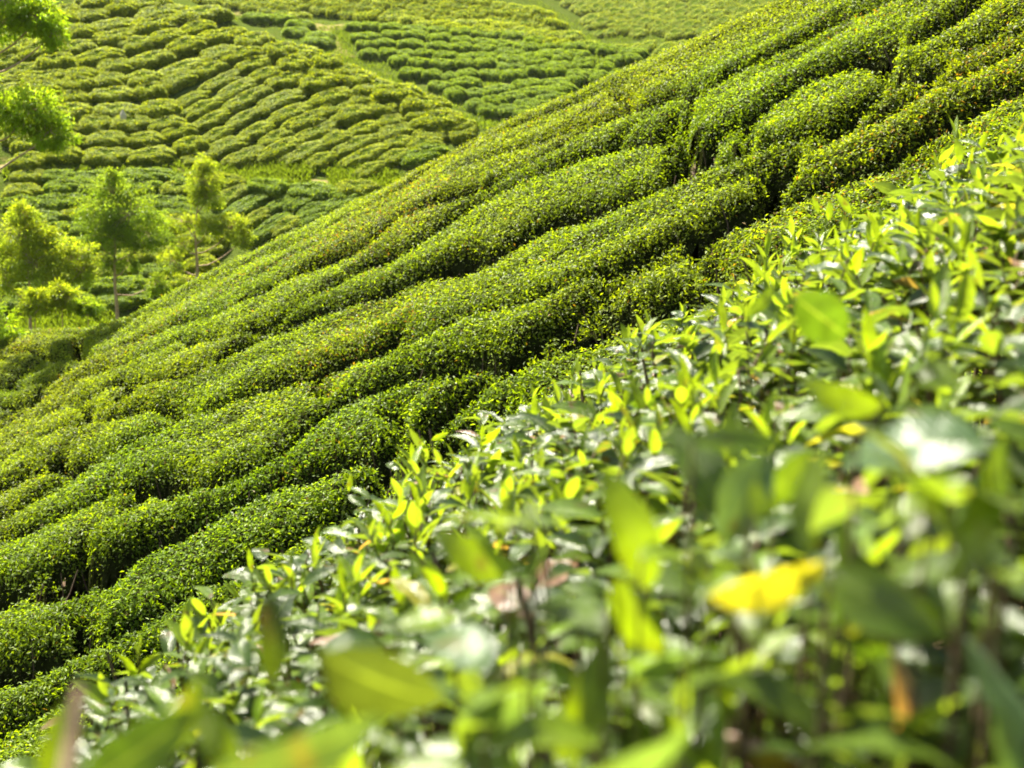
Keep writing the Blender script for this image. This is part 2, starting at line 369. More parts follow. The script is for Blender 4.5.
# connected hedges on a coarse grid
cs = 2; fc = fac[::cs, ::cs]; h_, w_ = fc.shape
lab = np.zeros((h_, w_), int); nlab = 0; solid = (fc > .45) & ~bar[::cs, ::cs] & (np.abs(X[::cs, ::cs]) < .425 * Y[::cs, ::cs] + .1) & (Y[::cs, ::cs] < 30)
for j in range(h_):
    for i in range(w_):
        if solid[j, i] and not lab[j, i]:
            nlab += 1; st = [(j, i)]; lab[j, i] = nlab
            while st:
                a, b = st.pop()
                for c, d in ((a + 1, b), (a - 1, b), (a, b + 1), (a, b - 1)):
                    if 0 <= c < h_ and 0 <= d < w_ and solid[c, d] and not lab[c, d]:
                        lab[c, d] = nlab; st.append((c, d))
cnt = np.bincount(lab.ravel(), minlength=nlab + 1)
for k in range(1, nlab + 1):
    if cnt[k] < 90: lab[lab == k] = 0
for _ in range(60):
    z = lab == 0
    if not z.any(): break
    n = lab.copy()
    for sh, axs in ((1, 0), (-1, 0), (1, 1), (-1, 1)):
        r = np.roll(lab, sh, axs); n = np.where((n == 0) & (r > 0), r, n)
    lab = n
LAB = np.repeat(np.repeat(lab, cs, 0), cs, 1)[:X.shape[0], :X.shape[1]]
gy, gx = np.gradient(ZC, .05)
NRM = unit(np.stack([-gx, -gy, np.ones_like(gx)], -1))
# leaves
slope_area = .0025 / np.clip(NRM[..., 2], .12, 1)
infr = (np.abs(X) < .44 * Y + 1.2) & (Y < np.where(X < -5, 32.9, 28.5))
lam = 2750 * np.clip(10 / Y, .42, 1.15) * slope_area * infr * (.14 + .86 * sstep(((ZC - ZG) / HH - .36) / .22))
num = rng.poisson(np.clip(lam, 0, 60)); num[-1] = 0; num[:, -1] = 0
jj, ii = np.nonzero(num); rp = num[jj, ii]; jj = np.repeat(jj, rp); ii = np.repeat(ii, rp)
cx = GX[ii] + rng.uniform(0, .05, len(ii)); cy = GY[jj] + rng.uniform(0, .05, len(ii))
n = len(cx); print('hedge leaves', n)
nr = NRM[jj, ii]
zf = ZC[jj, ii] + gx[jj, ii] * (cx - GX[ii]) + gy[jj, ii] * (cy - GY[jj])
off = rng.normal(0, .022, n) - .004
P = np.stack([cx, cy, zf], -1) + nr * off[:, None]
rv = unit(rng.normal(size=(n, 3)))
nn = unit(nr * .75 + np.array([0, 0, .45]) + rv * .8)
ax = unit(np.cross(nn, unit(rng.normal(size=(n, 3))))) + nr * .3
Ln = rng.uniform(.033, .056, n) * np.clip(.85 + .012 * cy, 1, 1.25)
Fr = frames(ax, nn)
young = rng.random(n) < (.32 + .5 * np.clip(off / .05, 0, 1) + .25 * fbm(cx, cy, 2.5, 2) + .8 * fbm(cx + 9, cy, .45, 2))
base = np.array([.095, .145, .006]); yng = np.array([.165, .230, .008]); brn = np.array([.20, .13, .02])
tint = np.where(young[:, None], yng, base) * rng.uniform(.65, 1.35, (n, 1))
patch = sstep((fbm(cx + 70, cy, 2.2, 3) - .10) / .2)
isb = rng.random(n) < (.006 + .10 * patch)
tint = np.where(isb[:, None], brn * rng.uniform(.6, 1.3, (n, 1)), tint)
tint[:, 0] *= 1 + .35 * fbm(cx + 11, cy, 3.0, 2); 
ll = LAB[jj, ii]
# label, by where the hedge stands; filled in from the list below
HEDGE_LABELS = {}
labs = [k for k in np.unique(LAB) if k > 0]
nx = len(GX); idx = np.arange(X.size).reshape(X.shape)
info = []
hedges = []
for k in labs:
    m = ll == k
    if m.sum() < 400: continue
    c = np.median(P[m], 0); c[2] -= HH
    u, v = proj(P[m]); hedges.append((k, m, c, u, v))
HL = [((537, 485), 'long tea hedge directly behind the broad leaved bush, lowest on the near slope'),
 ((837, 216), 'tea hedge along the right half of the slope, next above the lowest hedge'),
 ((177, 573), 'thick tea hedge at the lower left, next above the lowest hedge'),
 ((327, 446), 'tea hedge wedged above the thick lower left hedge, tapering out behind the bright shoots'),
 ((912, 121), 'short tea hedge starting at the blunt end of the broad middle hedge'),
 ((255, 423), 'long tea hedge next below the broad middle hedge, from left edge to mid slope'),
 ((433, 303), 'broad middle tea hedge with a blunt upper end, crossing the centre of the slope'),
 ((66, 537), 'short stubby tea hedge at the lower left edge, wedged above the thick one'),
 ((872, 89), 'tea hedge from just below the dark notch up to the upper right corner'),
 ((522, 206), 'plump tea hedge ending at the dark notch, just above the broad middle hedge'),
 ((814, 56), 'tea hedge climbing from its rounded lower end at the dark notch to the top edge'),
 ((69, 450), 'small tea hedge at the left edge, next above the long hedge below mid slope'),
 ((137, 376), 'thin short tea hedge between converging rows, left of the broad middle hedge'),
 ((346, 235), 'very long tea hedge second from the ridge, just below the skyline hedge'),
 ((294, 293), 'narrow tea hedge third from the ridge, tapering up towards the dark notch'),
 ((66, 424), 'low tea hedge with a notched upper end at the left edge'),
 ((493, 162), 'crest tea hedge forming the skyline ridge of the near slope'),
 ((29, 374), 'round topped tea hedge block at the left edge, in front of the level hedge'),
 ((735, 51), 'upper tea hedge just above the one climbing from the notch, below the skyline hedge'),
 ((42, 384), 'smallest patch of tea hedge at the left edge, below the round topped block'),
 ((34, 344), 'level tea hedge at the foot of the trees, nearest the valley grass')]
def hmed(u, v):
    a = (u > 0) & (u < 1024) & (v > 0) & (v < 768); return (np.median(u[a]), np.median(v[a])) if a.any() else (9999, 9999)
meds = [hmed(h[3], h[4]) for h in hedges]
pairs = sorted((math.hypot(m[0] - l[0][0], m[1] - l[0][1]), a, b) for a, m in enumerate(meds) for b, l in enumerate(HL))
LABELS, usedb = {}, set()
for d_, a, b in pairs:
    if a not in LABELS and b not in usedb: LABELS[a] = HL[b][1]; usedb.add(b)
for q, (k, m, c, u, v) in enumerate(hedges):
    root = thing('tea_hedge', LABELS.get(q, 'clipped tea hedge out of view behind the other hedges'), 'tea hedge', c, 'clipped tea hedges running up the near slope')
    V, F, T, U = scatter(DIAMOND, P[m] - c, Fr[m], Ln[m], tint[m])
    link('foliage', mesh('foliage', V, F, [M_LEAF], tint=T), root)
    # dark inside of the hedge, shade put into its colour, a little below its leaves, closed down to the ground
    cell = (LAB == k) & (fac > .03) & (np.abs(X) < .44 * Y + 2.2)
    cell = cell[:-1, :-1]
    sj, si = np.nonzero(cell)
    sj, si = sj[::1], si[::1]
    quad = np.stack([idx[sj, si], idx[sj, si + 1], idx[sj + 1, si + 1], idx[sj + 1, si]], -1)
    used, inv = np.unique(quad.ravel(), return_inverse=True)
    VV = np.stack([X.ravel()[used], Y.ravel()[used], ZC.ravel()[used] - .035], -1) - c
    link('shaded_core', mesh('shaded_core', VV, inv.reshape(-1, 4), [M_CORE_SHADE], smooth=True), root)
    # woody stems that show along the bare lower edges
    e = np.nonzero((LAB == k) & (fac > .2) & (fac < .6) & (np.abs(X) < .44 * Y + .5) & (Y < 22))
    if len(e[0]):
        pick = rng.choice(len(e[0]), min(len(e[0]), 20 + len(e[0]) // 45)); pa, ra = [], []
        for t in pick:
            b = np.array([X[e[0][t], e[1][t]], Y[e[0][t], e[1][t]], ZG[e[0][t], e[1][t]] - .05]); hgt = HH * rng.uniform(.5, .95)
            lean = rng.normal(0, .12, 2); s4 = np.linspace(0, 1, 4)[:, None]
            q4 = b + np.concatenate([lean * s4 + rng.normal(0, .015, (4, 2)), hgt * s4], 1); pa.append(q4 - c); ra.append(np.linspace(.014, .005, 4) * rng.uniform(.6, 1.2))
        V, F, T, U = tubes(pa, ra, 4); link('stems', mesh('stems', V, F, [M_TWIG]), root)

# ------------------------------------------------------------------ far tea bushes
def bush_mesh(seed, nleaf, L=.085, seg=(20, 9), tone=1.0):
    r = np.random.default_rng(seed)
    # unit bush: half length 1, half width 1, height 1 ; low rounded cushion
    nu, nv = seg; V = []
    ph = r.uniform(0, 6, 8)
    def surf(a, b):           # a around, b 0 (rim) .. pi/2 (top)
        e = .42
        cx_ = np.sign(np.cos(a)) * np.abs(np.cos(a)) ** .8; sy_ = np.sign(np.sin(a)) * np.abs(np.sin(a)) ** .8
        rad = np.cos(b) ** e; rad = np.maximum(rad, 0)
        lump = 1 + .09 * np.sin(3 * a + ph[0]) * np.cos(b) + .07 * np.sin(5 * a + ph[1]) + .05 * np.sin(9 * a + ph[2] + 4 * b)
        z = np.sin(b) ** .6 * (1 + .06 * np.sin(4 * cx_ * rad + ph[3]) + .05 * np.sin(7 * sy_ * rad + 5 * cx_ + ph[4]))
        return np.stack([cx_ * rad * lump, sy_ * rad * lump, z], -1)
    a = np.arange(nu) * 2 * math.pi / nu; b = np.linspace(0, math.pi / 2, nv)
    Pp = surf(np.tile(a, (nv, 1)), np.repeat(b[:, None], nu, 1)) * np.array([.93, .90, .88])
    V = Pp.reshape(-1, 3); i = np.arange(nv - 1)[:, None] * nu; j = np.arange(nu)[None]; j2 = (j + 1) % nu
    F = np.stack([i + j, i + j2, i + nu + j2, i + nu + j], -1).reshape(-1, 4)
    core = (V, F, np.tile((.035, .06, .008), (len(V), 1)), np.zeros((len(V), 2)))
    aa = r.uniform(0, 2 * math.pi, nleaf); bb = np.arcsin(r.uniform(0.02, 1, nleaf) ** .9)
    p0 = surf(aa, bb); e1 = surf(aa + .02, bb) - p0; e2 = surf(aa, np.minimum(bb + .02, 1.57)) - p0
    n0 = unit(np.cross(e1, e2)); n0 = np.where(n0[:, 2:] < 0, -n0, n0)
    n0 = unit(n0 + 1e-3)
    p0 = p0 + n0 * r.normal(0, .022, nleaf)[:, None]
    nn = unit(n0 * .8 + np.array([0, 0, .35]) + .8 * unit(r.normal(size=(nleaf, 3))))
    ax = np.cross(nn, r.normal(size=(nleaf, 3))) + .2 * n0
    yg = r.random(nleaf) < .42
    tn = np.where(yg[:, None], (.32, .375, .02), (.16, .215, .012)) * r.uniform(.7, 1.3, (nleaf, 1)) * np.array([tone, .5 + .5 * tone, 1])
    lf = scatter(DIAMOND, p0, frames(ax, nn), r.uniform(.6, 1.2, nleaf) * L, tn)
    V, F, T, U = join([core, lf]); nq = len(core[1]); return V, F, T, nq
def bush_frame(C, T, Nn):
    x = unit(T); z = unit(np.array([0, 0, .3]) + .9 * Nn); y = unit(np.cross(z, x)); z = np.cross(x, y)
    return x, y, z
def normal_at(H, x, y, e=.4):
    gx_ = (H(x + e, y) - H(x - e, y)) / (2 * e); gy_ = (H(x, y + e) - H(x, y - e)) / (2 * e)
    return unit(np.stack([-gx_, -gy_, np.ones_like(gx_)], -1))
bushes = []                                              # (C, x, y, z, half length, half width, height, set)
def place_rows(rows, sp_px, len_px, setname, t0=38, t1=260, over=1.20, jit=.12, hr=.62):
    for r_ in rows:
        r_ = np.array(r_, float); seg = np.linalg.norm(np.diff(r_, axis=0), axis=1); s = np.concatenate([[0], np.cumsum(seg)])
        q = rng.uniform(0, len_px * .5)
        while q < s[-1]:
            Lp = len_px * rng.uniform(.7, 1.35)
            qm = q + Lp / 2
            if q + Lp * .6 > s[-1]: break
            f = lambda t: np.array([np.interp(t, s, r_[:, 0]), np.interp(t, s, r_[:, 1])])
            c, a, b = f(qm), f(q), f(min(q + Lp, s[-1])); c = c + rng.normal(0, sp_px * .09, 2)
            up, dn = c + (0, -sp_px / 2), c + (0, sp_px / 2)
            W = cast([c, a, b, up, dn], far_h, t0, t1, 700)
            q += Lp
            if np.isnan(W).any(): continue
            yy = W[:, 1]
            if yy.max() - yy.min() > (7 if setname in ('hump', 'lower') else 14): continue
            T = W[2] - W[1]; hl = np.linalg.norm(T) / 2 * 1.06
            ln = np.linalg.norm(W[3] - W[4]) ; tu = unit(T); pv = (W[3] - W[4]) - tu * np.dot(W[3] - W[4], tu); hw = np.linalg.norm(pv) / 2 * over * rng.uniform(.9, 1.15)
            if hl > 4 or hl < .2: continue
            hw = np.clip(hw, .35, 1.05); hl = min(hl, 2.1)
            nn_ = normal_at(far_h, W[0][0], W[0][1])
            bushes.append((W[0], *bush_frame(W[0], T, nn_), hl, hw, hw * hr * rng.uniform(.85, 1.15) + .1, setname))
HUMP = [
 [(-20,40),(15,28),(51,20),(89,8),(122,2),(150,-8)],[(-20,52),(20,40),(61,27),(102,19),(142,11),(168,5),(190,-2)],
 [(-20,66),(20,54),(71,40),(122,29),(157,20),(185,13),(208,9)],[(-20,80),(10,66),(40,56),(75,51),(117,43),(152,31),(198,20),(226,17)],
 [(-20,94),(10,82),(38,70),(76,66),(114,58),(137,51),(178,40),(218,28),(245,27)],[(-20,108),(0,98),(25,86),(81,78),(122,70),(157,62),(198,48),(228,39),(262,35)],
 [(-20,120),(0,110),(28,98),(60,92),(101,88),(152,82),(178,72),(216,60),(244,50),(290,44)],[(-20,132),(5,120),(38,108),(84,101),(127,100),(160,95),(190,80),(223,66),(260,56),(318,54)],
 [(0,134),(20,128),(50,119),(90,114),(130,114),(155,116),(178,109),(200,98),(223,84),(254,68),(290,60),(338,62)],[(0,146),(30,138),(70,131),(100,128),(130,128),(157,129),(193,119),(216,106),(239,92),(262,78),(300,69),(356,72)],
 [(0,158),(30,150),(60,146),(101,144),(130,142),(157,143),(190,134),(218,120),(254,99),(290,82),(330,77),(385,84)],[(0,170),(30,163),(60,160),(90,159),(122,158),(160,158),(203,146),(235,128),(270,108),(310,91),(350,84),(405,91)],
 [(180,164),(212,156),(240,143),(278,124),(316,107),(350,95),(382,92),(425,99)],[(224,166),(248,156),(273,143),(311,123),(349,107),(382,101),(428,104),(442,107)],
 [(250,170),(268,161),(303,142),(334,127),(367,115),(402,109),(450,112)],[(278,172),(292,163),(318,150),(350,137),(380,126),(420,117),(466,118)],
 [(305,175),(321,165),(350,151),(382,139),(420,128),(475,122)],[(330,178),(350,166),(382,152),(420,140),(460,128),(485,127)],[(358,180),(375,170),(400,158),(430,148),(465,135)],
]
LOWER = [
 [(245,190),(275,192),(310,194),(345,194),(372,192)],[(400,168),(430,158),(460,147)],
 [(0,182),(25,180),(50,180),(80,180),(110,180),(150,180),(180,182),(215,185),(240,189)],[(0,196),(30,194),(60,192),(100,192),(150,192),(190,192),(215,196)],
 [(0,209),(40,206),(95,204),(155,204),(195,203)],[(0,222),(40,220),(95,217),(155,216),(195,214)],[(0,236),(50,234),(100,231),(160,229),(210,226)],[(0,250),(50,248),(100,246),(160,243),(225,240)],
 [(0,264),(60,262),(120,260),(180,257),(230,252)],[(0,278),(60,277),(120,275),(180,272),(215,267)],[(0,292),(60,291),(120,290),(190,284)],[(0,306),(60,306),(120,304),(165,298)],
 [(205,216),(222,204),(240,194),(256,187)],[(215,230),(235,214),(258,200),(278,191)],[(230,241),(255,222),(280,205),(300,193)],[(248,246),(275,226),(300,208),(325,194)],[(270,240),(295,222),(320,208),(348,194)],[(290,232),(320,216),(345,204),(365,194)],
]
BACK = [
 [(345,62),(365,70),(385,78),(405,86)],[(352,72),(372,79),(395,88),(415,94)],[(398,84),(420,92),(440,97)],[(408,96),(430,103),(450,108)],[(425,108),(450,113),(470,118)],
 [(585,44),(610,47),(640,48),(668,46)],[(588,53),(615,56),(645,56)],[(600,64),(625,65),(640,62)],
 [(225,16),(250,20),(275,23),(300,27),(322,33)],[(262,30),(290,34),(325,42)],[(280,41),(305,44),(335,51)],
 [(338,30),(360,31),(385,31),(410,33),(440,35),(470,37),(500,39),(530,45),(560,50),(600,52)],[(345,39),(370,40),(395,39),(425,42),(450,43),(480,45),(510,50),(550,57),(590,59)],
 [(352,49),(375,49),(405,48),(430,50),(460,52),(490,53),(520,58),(560,64),(600,66)],[(360,58),(385,58),(415,58),(440,60),(465,62),(490,61),(520,66),(560,71),(610,73)],
 [(378,67),(400,66),(430,69),(455,71),(480,69),(500,70),(530,74),(570,78),(620,79)],[(395,76),(420,78),(450,80),(475,78),(500,78),(530,82)],[(420,86),(440,89),(465,88),(485,85)],
 [(445,100),(475,98),(500,94),(530,90),(560,86),(600,83)],[(458,109),(485,108),(510,102),(545,95),(585,90)],[(470,117),(500,115),(530,107),(565,99)],[(482,126),(505,122),(530,115),(555,107)],
]
place_rows(HUMP, 12.5, 36, 'hump'); place_rows(LOWER, 13, 40, 'lower'); place_rows(BACK, 9.5, 22, 'back')
n_ind = len(bushes)
BEYOND = [[(250 + 8 * k * 0, -14 + 8 * k - 4), (330, -12 + 8 * k), (420, -2 + 8 * k), (500, 8 + 8 * k), (560, 18 + 8 * k)] for k in range(3)]
BEYOND = [[(280, -22 + 7 * k), (330, -14 + 7 * k), (400, -5 + 7 * k), (460, 4 + 7 * k), (520, 12 + 7 * k), (565, 20 + 7 * k)] for k in range(5)]
BEYOND += [[(190, -14 + 7 * k), (230, -9 + 7 * k), (262, -2 + 7 * k), (300, 6 + 7 * k)] for k in range(3)]
BEYOND += [[(548 + 10 * k, 56), (565 + 10 * k, 44), (590 + 10 * k, 27), (620 + 10 * k, 9), (650 + 10 * k, -12)] for k in range(-8, 20)]
place_rows(BEYOND, 9.5, 15, 'beyond', t0=85)
print('bushes individual', n_ind, 'all', len(bushes))
VAR = [bush_mesh(s, 7000, L=.135, tone=1.0 if s < 7 else .72) for s in range(12)]
# leaf size is relative to the half size of the bush (about 1.1 m)
VME = [mesh('tea_bush', V, F, [M_FAR, M_BODY], tint=T, midx=np.where(np.arange(sum(len(f) for f in F)) < nq, 1, 0)) for V, F, T, nq in VAR]
BL = {'hump': ('rounded tea bush in the sweeping rows above the dirt path on the far hill', 'tea bushes in rows on the humped far hill'),
      'lower': ('rounded tea bush in the rows below the dirt path on the far hill', 'tea bushes in rows below the path'),
      'back': ('small tea bush on the terraced slope behind the crest of the far hill', 'tea bushes on the slope behind the hump')}
from mathutils import Matrix
def mat_of(b):
    C, x, y, z, hl, hw, hh, sn = b; C = C - z * .12 * hh - np.array([0, 0, .05])
    return Matrix(((x[0] * hl, y[0] * hw, z[0] * hh, C[0]), (x[1] * hl, y[1] * hw, z[1] * hh, C[1]), (x[2] * hl, y[2] * hw, z[2] * hh, C[2]), (0, 0, 0, 1)))
order = sorted(range(len(bushes)), key=lambda i: -(bushes[i][4] * bushes[i][5] / bushes[i][0][1] ** 2 if bushes[i][7] != 'beyond' else 0))
ind = [i for i in order if bushes[i][7] != 'beyond'][:300]; rest = [i for i in order if i not in set(ind)]
for q, i in enumerate(ind):
    o = link('tea_bush', VME[7 + q % 5] if bushes[i][7] == 'back' or (bushes[i][7] == 'lower' and q % 3) else VME[q % 7]); tag(o, BL[bushes[i][7]][0], 'tea bush', BL[bushes[i][7]][1]); o.matrix_world = mat_of(bushes[i])
SV = [bush_mesh(s + 50, 1300, L=.17, seg=(14, 6)) for s in range(5)]; parts = []
for q, i in enumerate(rest):
    V, F, T, nq = SV[q % 5]; Mx = np.array(mat_of(bushes[i])); VV = V @ Mx[:3, :3].T + Mx[:3, 3]
    for f in F: pass
    parts.append((VV, F, T))
if parts:
    o_ = 0; VV = []; FF = {}; TT = []
    for V, F, T in parts:
        VV.append(V); TT.append(T)
        for f in F: FF.setdefault(f.shape[1], []).append(f + o_)
        o_ += len(V)
    o = link('tea_bushes', mesh('tea_bushes', np.concatenate(VV), [np.concatenate(f) for f in FF.values()], [M_FAR, M_BODY], tint=np.concatenate(TT), midx=np.concatenate([np.full(sum(len(x) for x in f), 1 if k_ == 4 else 0) for k_, f in FF.items()])))
    tag(o, 'smallest tea bushes covering the most distant slopes', 'tea bushes', None, 'stuff')

# thin air between the camera and the far slopes
bpy.ops.mesh.primitive_cube_add(size=1, location=(0, 198, 80)); hz = bpy.context.object; hz.name = 'haze'; hz.scale = (500, 460, 206)
hm = bpy.data.materials.new('haze'); hm.use_nodes = True; hn = hm.node_tree; hn.nodes.remove(hn.nodes['Principled BSDF'])
pv = hn.nodes.new('ShaderNodeVolumePrincipled'); pv.inputs['Density'].default_value = .00008; pv.inputs['Color'].default_value = (.95, .95, .85, 1); pv.inputs['Anisotropy'].default_value = .3
hn.links.new(pv.outputs[0], hn.nodes['Material Output'].inputs['Volume']); hz.data.materials.append(hm); hz['kind'] = 'stuff'; hz['label'] = 'thin sunlit haze over the far slopes'; hz['category'] = 'haze'

# paths on the far hill
def path_strip(name, pts, w, mat, lift=.12, t0=40):
    pts = np.array(pts, float); s = np.concatenate([[0], np.cumsum(np.linalg.norm(np.diff(pts, axis=0), axis=1))]); q = np.arange(0, s[-1], 4.)
    pp = np.stack([np.interp(q, s, pts[:, 0]), np.interp(q, s, pts[:, 1])], -1)
    c = cast(pp, far_h, t0, 260); c = c[~np.isnan(c[:, 0])]; tg = unit(np.gradient(c, axis=0)); nr_ = unit(np.cross(tg, (0, 0, 1.0)))
    Vs = []
    for k in np.linspace(-1, 1, 5):
        p = c + nr_ * (w * k / 2 * (1 + .5 * fbm(q[:len(c), None] * .1, q[:len(c), None] * 0 + k, .7)[:len(c)])); p[:, 2] = far_sheet(p[:, 0], p[:, 1]) + lift - .08 * abs(k); Vs.append(p)
    V = np.concatenate(Vs); n = len(c); F = []
    for k in range(4):
        i = np.arange(n - 1) + k * n; F.append(np.stack([i, i + 1, i + n + 1, i + n], -1))
    o = link(name, mesh(name, V, np.concatenate(F), [mat], smooth=True)); o['kind'] = 'structure'
path_strip('dirt_path', [(-10, 169), (60, 169), (120, 170), (180, 172), (225, 176), (265, 181), (300, 184), (340, 186), (385, 185)], .55, M_PATH)
path_strip('terrace_path', [(235, 12), (290, 22), (322, 28), (360, 27), (400, 27), (450, 30), (500, 33), (560, 41)], 1.6, M_PATH)
path_strip('footpath', [(324, 28), (334, 42), (340, 52), (352, 60)], 1.2, M_PATH)
path_strip('valley_path', [(425, 94), (455, 95), (490, 88), (530, 83)], 1.0, M_PATH)

# rough grass along the paths and on the valley floor
gp = []
for (x0, y0, x1, y1, n_) in [(0, 164, 390, 178, 3500), (200, 176, 400, 190, 3500), (225, 5, 570, 44, 2500), (318, 28, 352, 62, 1500), (340, 55, 430, 100, 2500), (530, 0, 600, 50, 2500), (420, 84, 540, 100, 1500), (585, 36, 680, 72, 2500), (440, 100, 505, 150, 1500), (0, 290, 200, 345, 7000)]:
    gp.append(np.stack([rng.uniform(x0, x1, n_), rng.uniform(y0, y1, n_)], -1))
gw = cast(np.concatenate(gp), far_h, 34, 150, 240); gw = gw[~np.isnan(gw[:, 0])]; gw = np.repeat(gw, 2, 0); gw[:, :2] += rng.normal(0, .12, (len(gw), 2)); m_ = len(gw)
gw = gw[fbm(gw[:, 0], gw[:, 1], 3, 2) > -.16]; m_ = len(gw); gw[:, 2] = far_sheet(gw[:, 0], gw[:, 1])
au = unit(np.stack([rng.normal(0, .5, m_), rng.normal(0, .5, m_), np.ones(m_)], -1))
V, F, T, U = scatter(DIAMOND, gw, frames(au, unit(rng.normal(size=(m_, 3)))), rng.uniform(.12, .34, m_), np.array([.12, .18, .02]) * rng.uniform(.6, 1.3, (m_, 1)), wscale=np.full(m_, .5))
tag(link('grass', mesh('grass', V, F, [M_FAR], tint=T)), 'rough yellow green grass beside the dirt paths and under the trees', 'grass', None, 'stuff')

# pale sack in the rows
s0 = cast([(127, 131)], far_h, 40, 120)[0]
th = np.linspace(0, 2 * math.pi, 13)[:-1]; zz = [0, .08, .22, .34, .42, .47, .52]; rr = [.15, .20, .19, .15, .08, .045, .07]
V = np.concatenate([np.stack([r_ * np.cos(th) * (1 + .12 * np.sin(3 * th + z * 9)), r_ * np.sin(th) * .8, np.full(12, z)], -1) for r_, z in zip(rr, zz)])
i = np.arange(6)[:, None] * 12; j = np.arange(12)[None]; F = np.stack([i + j, i + (j + 1) % 12, i + 12 + (j + 1) % 12, i + 12 + j], -1).reshape(-1, 4)
o = link('sack', mesh('sack', V, F, [M_CLOTH], smooth=True)); o.location = s0 + np.array([0, -.5, .5]); o.scale = (.75, .75, .9)
tag(o, 'small pale tied sack standing among the tea rows above the dirt path', 'sack')

# ------------------------------------------------------------------ trees
def make_tree(label, base, top, trunk_pts, lobes, leaf_n, seed, tintc, name='tree', Lf=.15, cat='tree', bare=None, group=None):
    """lobes: (center offset from base in m, radii, share)"""
    r = np.random.default_rng(seed); root = thing(name, label, cat, base, group)
    tp = np.array(trunk_pts, float); k = len(tp)
    H_ = tp[-1][2]
    V, F, T, U = tubes([tp], [np.linspace(.035 * H_ ** .7, .006, k) * .8], 8)
    link('trunk', mesh('trunk', V, F, [M_BARK], smooth=True), root)
    pa, ra = [], []; Ps, Ns, Ts, As = [], [], [], []
    for (c, rad, share) in lobes:
        c = np.array(c, float); rad = np.array(rad, float) * 1.12
        # limb from the trunk up to the lobe
        zi = max(.12 * H_, c[2] - rad[2] * .9 - .35 * np.hypot(c[0], c[1])); s = np.interp(zi, tp[:, 2], np.arange(k)); st = np.array([np.interp(zi, tp[:, 2], tp[:, a]) for a in range(3)])
        tt = np.linspace(0, 1, 6)[:, None]; limb = st * (1 - tt) + c * tt + np.array([0, 0, -1]) * (.12 * np.linalg.norm(c - st)) * np.sin(math.pi * tt) + r.normal(0, .03, (6, 3)) * np.sin(math.pi * tt)
        pa.append(limb); ra.append(np.linspace(.034, .010, 6))
        nt_ = int(14 + 24 * share); nl = int(leaf_n * share * .8)
        # sprays: short twigs each carrying a tuft of leaves
        ntuft = max(10, int(44 * share ** .8)); dirs = unit(r.normal(size=(ntuft, 3))); rr_ = r.uniform(.2, 1.0, ntuft) ** .55 * r.choice([1, 1, 1, 1.25], ntuft)
        tc = c + dirs * rad * rr_[:, None]
        for q in range(min(nt_, ntuft)):
            t5 = np.linspace(0, 1, 4)[:, None]; pa.append(c * (1 - t5) + tc[q] * t5 + np.array([0, 0, .08]) * np.sin(math.pi * t5)); ra.append(np.linspace(.012, .004, 4))
        each = nl // ntuft; tr = rad.mean() * .22
        pos = np.repeat(tc, each, 0) + r.normal(size=(ntuft * each, 3)) * tr * np.array([1, 1, .8]) * r.uniform(.5, 1.3, (ntuft, 1)).repeat(each, 0)
        rel = unit(pos - c)
        m = len(pos); out = unit(rel * .5 + r.normal(size=(m, 3)) * .7 + np.array([0, 0, -.45]))
        nn = unit(np.cross(out, r.normal(size=(m, 3)))); 
        tv = r.uniform(.7, 1.25, (ntuft, 1)).repeat(each, 0) * r.uniform(.75, 1.25, (m, 1)); tn = np.array(tintc) * tv
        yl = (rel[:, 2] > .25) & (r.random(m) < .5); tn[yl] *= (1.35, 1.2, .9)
        Ps.append(pos); As.append(out); Ns.append(nn); Ts.append(tn)
    V, F, T, U = tubes(pa, ra, 5); link('branches', mesh('branches', V, F, [M_BARK], smooth=True), root)
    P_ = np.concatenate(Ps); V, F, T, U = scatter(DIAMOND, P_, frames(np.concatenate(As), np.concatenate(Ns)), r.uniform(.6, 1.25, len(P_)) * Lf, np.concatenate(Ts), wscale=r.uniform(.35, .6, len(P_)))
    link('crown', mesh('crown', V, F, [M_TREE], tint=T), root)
    return root
def tree_px(label, bpx, dist, trunk, lobes, **kw):
    """positions measured off the photo, as offsets in metres at the tree's own distance"""
    B = at(*bpx, dist); s = dist / F_PX
    def off(p, dz=0): return ((p[0] - bpx[0]) * s, dz, (bpx[1] - p[1]) * s)
    tp = [off(p) for p in trunk]; lb = [(off(p, dz), (rx * s, rx * s * .85, rz * s), sh) for (p, rx, rz, dz, sh) in lobes]
    g = float(far_h(B[0], B[1])); down = min(0, g - B[2]) - .15
    tp = [(tp[0][0], 0, down)] + tp
    return make_tree(label, B, None, tp, lb, **kw)
G_ = (.14, .22, .025); YG = (.19, .26, .025)
tree_px('slender green tree with a domed crown and orange brown trunk, between two lighter trees', (117, 309), 47,
        [(117, 309), (116, 285), (117, 255), (119, 225), (118, 195)],
        [((118, 200), 18, 16, 0, .9), ((106, 222), 22, 18, .2, 1.1), ((136, 220), 23, 19, -.3, 1.2), ((147, 238), 19, 15, .3, 1.0), ((122, 243), 17, 12, -.4, .7), ((98, 240), 14, 12, .2, .5), ((132, 265), 12, 8, 0, .3), ((112, 266), 11, 7, .2, .3), ((152, 286), 9, 9, .4, .35), ((118, 184), 5, 8, 0, .2)],
        leaf_n=3600, seed=3, tintc=G_)
